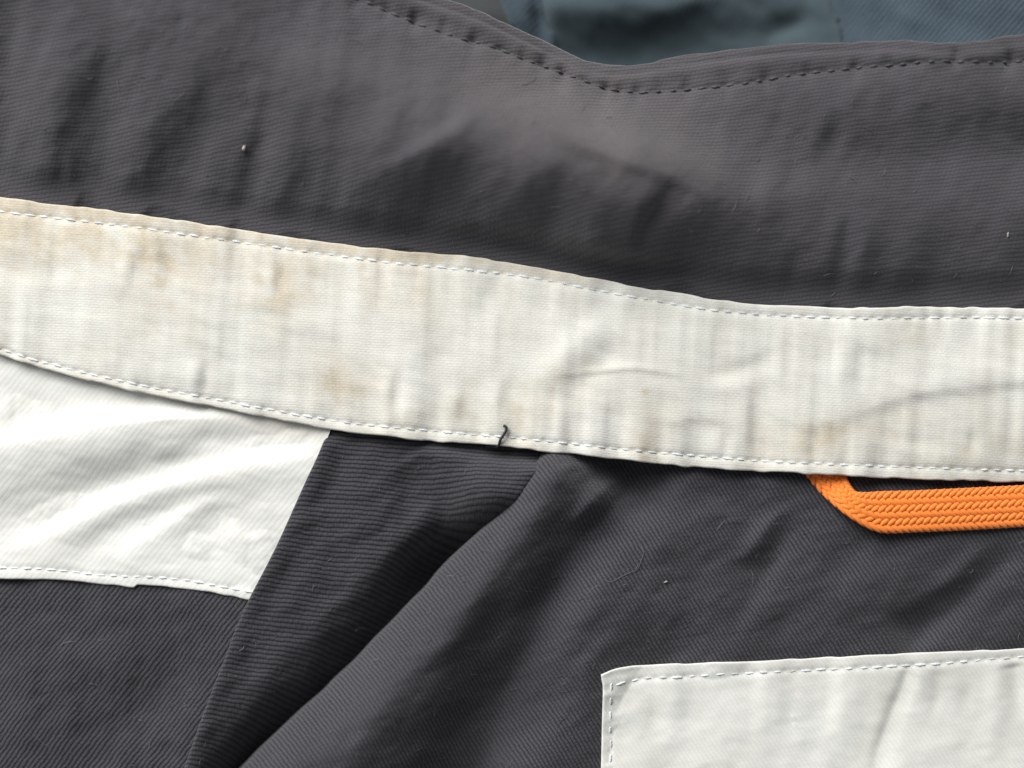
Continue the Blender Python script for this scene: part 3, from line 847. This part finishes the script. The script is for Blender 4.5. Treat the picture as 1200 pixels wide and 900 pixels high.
st_band = stitch_mesh('stitch', 12.5, 2.7, 1.0, M_white_thread)
st_band2 = stitch_mesh('stitch', 11.5, 2.5, 0.9, M_grey_thread)
st_dark = stitch_mesh('stitch', 11.0, 3.2, 1.6, M_dark_thread)
stitches(top_stitch_pts, 16.2, z_band, band, st_band, -0.3, mesh2=st_band2, seed=2, lean=-0.06)
stitches(bot_stitch_pts, 15.0, z_band, band, st_band, -0.3, mesh2=st_band2, seed=3, lean=-0.06)
stitches(yoke_stitch_pts, 14.5, z_yoke, shoulder, st_band, -0.3, seed=4)
stitches(pocket_top_stitch_pts, 16.8, z_pocket, pocket, st_band, -0.2, mesh2=st_band2, seed=5)
stitches(pocket_side_stitch_pts, 16.8, z_pocket, pocket, st_band, -0.3, mesh2=st_band2, seed=6)
stitches(hem_line, 17.0, z_collar, collar, st_dark, 0.2, seed=7)


# ------------------------------------------------------------------ orange hanger loop
def tube_mesh(pts3, rad, k=7, flat=1.0):
    p = np.array(pts3, float); n = len(p)
    vs, fs = [], []
    for i in range(n):
        t = p[min(i + 1, n - 1)] - p[max(i - 1, 0)]; t /= np.linalg.norm(t) + 1e-12
        s = np.cross(t, [0, 0, 1.0]); s /= np.linalg.norm(s) + 1e-12
        w = np.cross(s, t)
        r = rad[i] if hasattr(rad, '__len__') else rad
        for j in range(k):
            a = 2 * math.pi * j / k
            vs.append(tuple(p[i] + (s * math.cos(a) + w * math.sin(a) * flat) * r))
    for i in range(n - 1):
        for j in range(k):
            a, b = i * k + j, i * k + (j + 1) % k
            fs.append((a, b, b + k, a + k))
    fs.append(tuple(range(k - 1, -1, -1))); fs.append(tuple((n - 1) * k + j for j in range(k)))
    return vs, fs


# two outlines of the tape: outer (left, then lower) and inner (right, then upper)
outer = catmull([(925, 530), (934, 541), (943, 553), (957, 571), (974, 588), (993, 603), (1010, 614), (1025, 621), (1042, 623.5), (1080, 622), (1140, 619.5), (1200, 616), (1280, 612), (1400, 606)], 12)
inner = catmull([(972, 528), (981, 541), (988, 553), (993, 564), (998, 572), (1003, 577), (1010, 578), (1020, 578), (1034, 577), (1075, 576), (1138, 573), (1199, 570), (1280, 566), (1400, 560)], 12)
NT = len(outer)
mid = (outer + inner) / 2
arc = np.concatenate([[0], np.cumsum(np.hypot(*np.diff(mid, axis=0).T))])


def loop_z(s):
    # comes out from under the band, lifts a little off the cloth, and lies over
    return 5.5 + 11 * sstep(34, 95, s) - 3 * sstep(150, 330, s) + 1.2 * np.sin(s / 55.0)


def tape(s, t):
    """t 0 at the inner edge, 1 at the outer; returns layout x, y, z"""
    ox = np.interp(s, arc, outer[:, 0]); oy = np.interp(s, arc, outer[:, 1])
    ix = np.interp(s, arc, inner[:, 0]); iy = np.interp(s, arc, inner[:, 1])
    x = ix + (ox - ix) * t; y = iy + (oy - iy) * t
    zz = np.maximum(loop_z(s), 0) + 1.6 * np.sin(np.pi * np.clip(t, 0, 1))
    bend = np.exp(-((s - 66 - 30 * (t - .5)) / 16.0) ** 2)
    return x, y, zz + bend * 3.0


ss = np.arange(0, arc[-1], 2.0); tt_ = np.linspace(0, 1, 25)
SS, TT = np.meshgrid(ss, tt_)
TX, TY, TZ = tape(SS, TT)
loop = sheet('hanger_loop', TX, TY, TZ, M_orange_base, jacket, ('top', 'bottom'), 1.4)
loop['label'] = 'orange woven hanger loop sewn under the band'
# the woven yarns of the webbing: slanted yarn backs in rows, alternate rows leaning the other way
vs_all, fs_all = [], []
R = random.Random(5)
ROWS = 6
PITCH = 8.4
for r_ in range(ROWS):
    tc_ = (r_ + 0.5) / ROWS
    nseg = int(arc[-1] / PITCH)
    for k in range(nseg):
        s0 = (k + 0.5 * (r_ % 2)) * PITCH + R.uniform(-.5, .5)
        sgn = 1 if r_ % 2 else -1
        pts = []
        rad = []
        for q in np.linspace(-1, 1, 7):
            s_ = min(max(s0 + q * PITCH * 0.86, 0), arc[-1])
            t_ = tc_ + sgn * q * 0.62 / ROWS
            x, y, z = tape(np.array(s_), np.array(t_))
            pts.append(P3(x, y, z - 0.3 + 1.9 * (1 - q * q)))
            rad.append(S * (1.5 + 1.5 * (1 - abs(q) ** 2.2)) * R.uniform(0.9, 1.05))
        v, f = tube_mesh(pts, rad, 7, 0.5)
        off = len(vs_all)
        vs_all += v; fs_all += [tuple(i + off for i in ff) for ff in f]
me = bpy.data.meshes.new('woven_yarn'); me.from_pydata(vs_all, [], fs_all); me.update()
me.polygons.foreach_set('use_smooth', [True] * len(fs_all)); me.materials.append(M_orange)
yarn = bpy.data.objects.new('woven_yarn', me); scene.collection.objects.link(yarn); yarn.parent = loop
yarn['kind'] = 'stuff'


# ------------------------------------------------------------------ threads, fibres and lint
def strand(name, pts, rad, mat, parent=None, base=False):
    c = []
    p = np.array(pts, float)
    xy = catmull(p[:, :2], 8); z = catmull(np.stack([np.arange(len(p)), p[:, 2]], -1), 8)[:, 1]
    c = P3(xy[:, 0], xy[:, 1], z)
    org = np.zeros(3) if not base else c[0].copy()
    v, f = tube_mesh(c - org, np.array(rad if hasattr(rad, '__len__') else [rad] * len(c)) * S, 7)
    me = bpy.data.meshes.new(name); me.from_pydata(v, [], f); me.update()
    me.polygons.foreach_set('use_smooth', [True] * len(f)); me.materials.append(mat)
    o = bpy.data.objects.new(name, me); scene.collection.objects.link(o); o.parent = parent
    o.location = org
    return o


def zb(x, y):
    return float(z_band(np.array([[float(x)]]), np.array([[float(y)]]))[0, 0])
tail = strand('loose_thread', [(570, 522, 8), (579, 523, 13), (584, 522, 18), (586.5, 515, zb(586, 515) + 3.5), (590, 509.5, zb(590, 509) + 3.5), (593, 504.5, zb(593, 504) + 3.5), (593, 500.5, zb(593, 500) + 3.5), (590, 498.8, zb(590, 498) + 2.5)], 1.7, M_black_thread, jacket)
tail['label'] = 'short black thread end sticking out at the band edge'


def lint(x, y, zf, sx, sy, ang, label, mat=None):
    z = float(zf(np.array([[float(x)]]), np.array([[float(y)]]))[0, 0])
    R = random.Random(int(x))
    n, k = 7, 8
    vs, fs = [], []
    for i in range(n):
        ph = math.pi * i / (n - 1)
        for j in range(k):
            a = 2 * math.pi * j / k
            rr = 1 + R.uniform(-.25, .25)
            vs.append((math.cos(ph) * sx * S * rr, math.sin(ph) * math.cos(a) * sy * S * rr, (math.sin(ph) * math.sin(a) * sy * 0.8 + sy * .5) * S * rr))
    for i in range(n - 1):
        for j in range(k):
            a, b = i * k + j, i * k + (j + 1) % k
            fs.append((a, b, b + k, a + k))
    me = bpy.data.meshes.new('lint_speck'); me.from_pydata(vs, [], fs); me.update()
    me.polygons.foreach_set('use_smooth', [True] * len(fs)); me.materials.append(mat or M_lint)
    o = bpy.data.objects.new('lint_speck', me); scene.collection.objects.link(o)
    o.location = P3(np.array(float(x)), np.array(float(y)), np.array(z)); o.rotation_euler = (0, 0, ang)
    o['label'] = label; o['category'] = 'lint'; o['group'] = 'lint specks on the jacket'


lint(286, 174, z_collar, 3.6, 2.0, 1.2, 'largest pale lint speck, on the left half of the charcoal collar')
lint(1181, 275, z_collar, 3.2, 1.1, 1.5, 'thin pale lint speck on the right end of the charcoal collar')
lint(780, 682, z_back, 2.2, 1.3, 0.4, 'tiny pale lint speck on the dark back panel above the white pocket')


def zk(x, y):
    return float(z_back(np.array([[float(x)]]), np.array([[float(y)]]))[0, 0]) + 1.2
fib = strand('stray_fibre', [(x, y, zk(x, y)) for x, y in ((708, 679), (716, 682), (726, 677), (738, 671), (747, 667), (751, 658), (754, 648), (752, 640))], 0.30, M_hair, None, True)
fib['label'] = 'fine curved pale fibre lying on the dark back panel'
fib['category'] = 'fibre'


# nap and tiny loose fibres caught on the dark cloth
def fuzz(parent, zf, region, n, seed, mat, test=None):
    R = random.Random(seed)
    V, F = [], []
    xs = np.array([R.uniform(region[0], region[2]) for _ in range(n)]); ys = np.array([R.uniform(region[1], region[3]) for _ in range(n)])
    for x, y in zip(xs, ys):
        if test and not test(x, y): continue
        L = R.uniform(3, 9) if R.random() < 0.85 else R.uniform(9, 22)
        a = R.uniform(0, 2 * math.pi); bend = R.uniform(-1.6, 1.6)
        px, py = [x], [y]
        for k in range(4):
            px.append(px[-1] + math.cos(a) * L / 4); py.append(py[-1] + math.sin(a) * L / 4); a += bend / 4
        px = np.array(px); py = np.array(py)
        up = np.array([0.2, 1.0, 1.7, 1.6, 0.8]) * R.uniform(0.5, 1.4)
        z = zf(px[None], py[None])[0] + up
        v, f = tube_mesh(P3(px, py, z), S * R.uniform(0.13, 0.26), 3)
        o_ = len(V); V += v; F += [tuple(i + o_ for i in ff) for ff in f]
    me = bpy.data.meshes.new('lint_fuzz'); me.from_pydata(V, [], F); me.update(); me.materials.append(mat)
    o = bpy.data.objects.new('lint_fuzz', me); scene.collection.objects.link(o); o.parent = parent
    o['kind'] = 'stuff'


M_fuzz = thread_mat('grey_nap', (0.11, 0.105, 0.11))
fuzz(back, z_back, (300, 545, 1240, 940), 420, 21, M_fuzz, lambda x, y: x > flap_x(y) + 14 and y > band_bot(x) + 14 and not (x > 700 and y > 765) and not (x > 940 and y < 630))
fuzz(gusset, z_gusset_l, (220, 530, 640, 940), 160, 22, M_fuzz, lambda x, y: seam_x(y) + 8 < x < flap_x(y) - 20)
fuzz(side_panel, z_side, (-30, 690, 290, 940), 90, 23, M_fuzz, lambda x, y: x < seam_x(y) - 12 and y > yoke_bot(x) + 8)
fuzz(collar, z_collar, (-30, 10, 1240, 360), 260, 24, M_fuzz, lambda x, y: collar_top(x) + 30 < y < band_top(x) - 12)
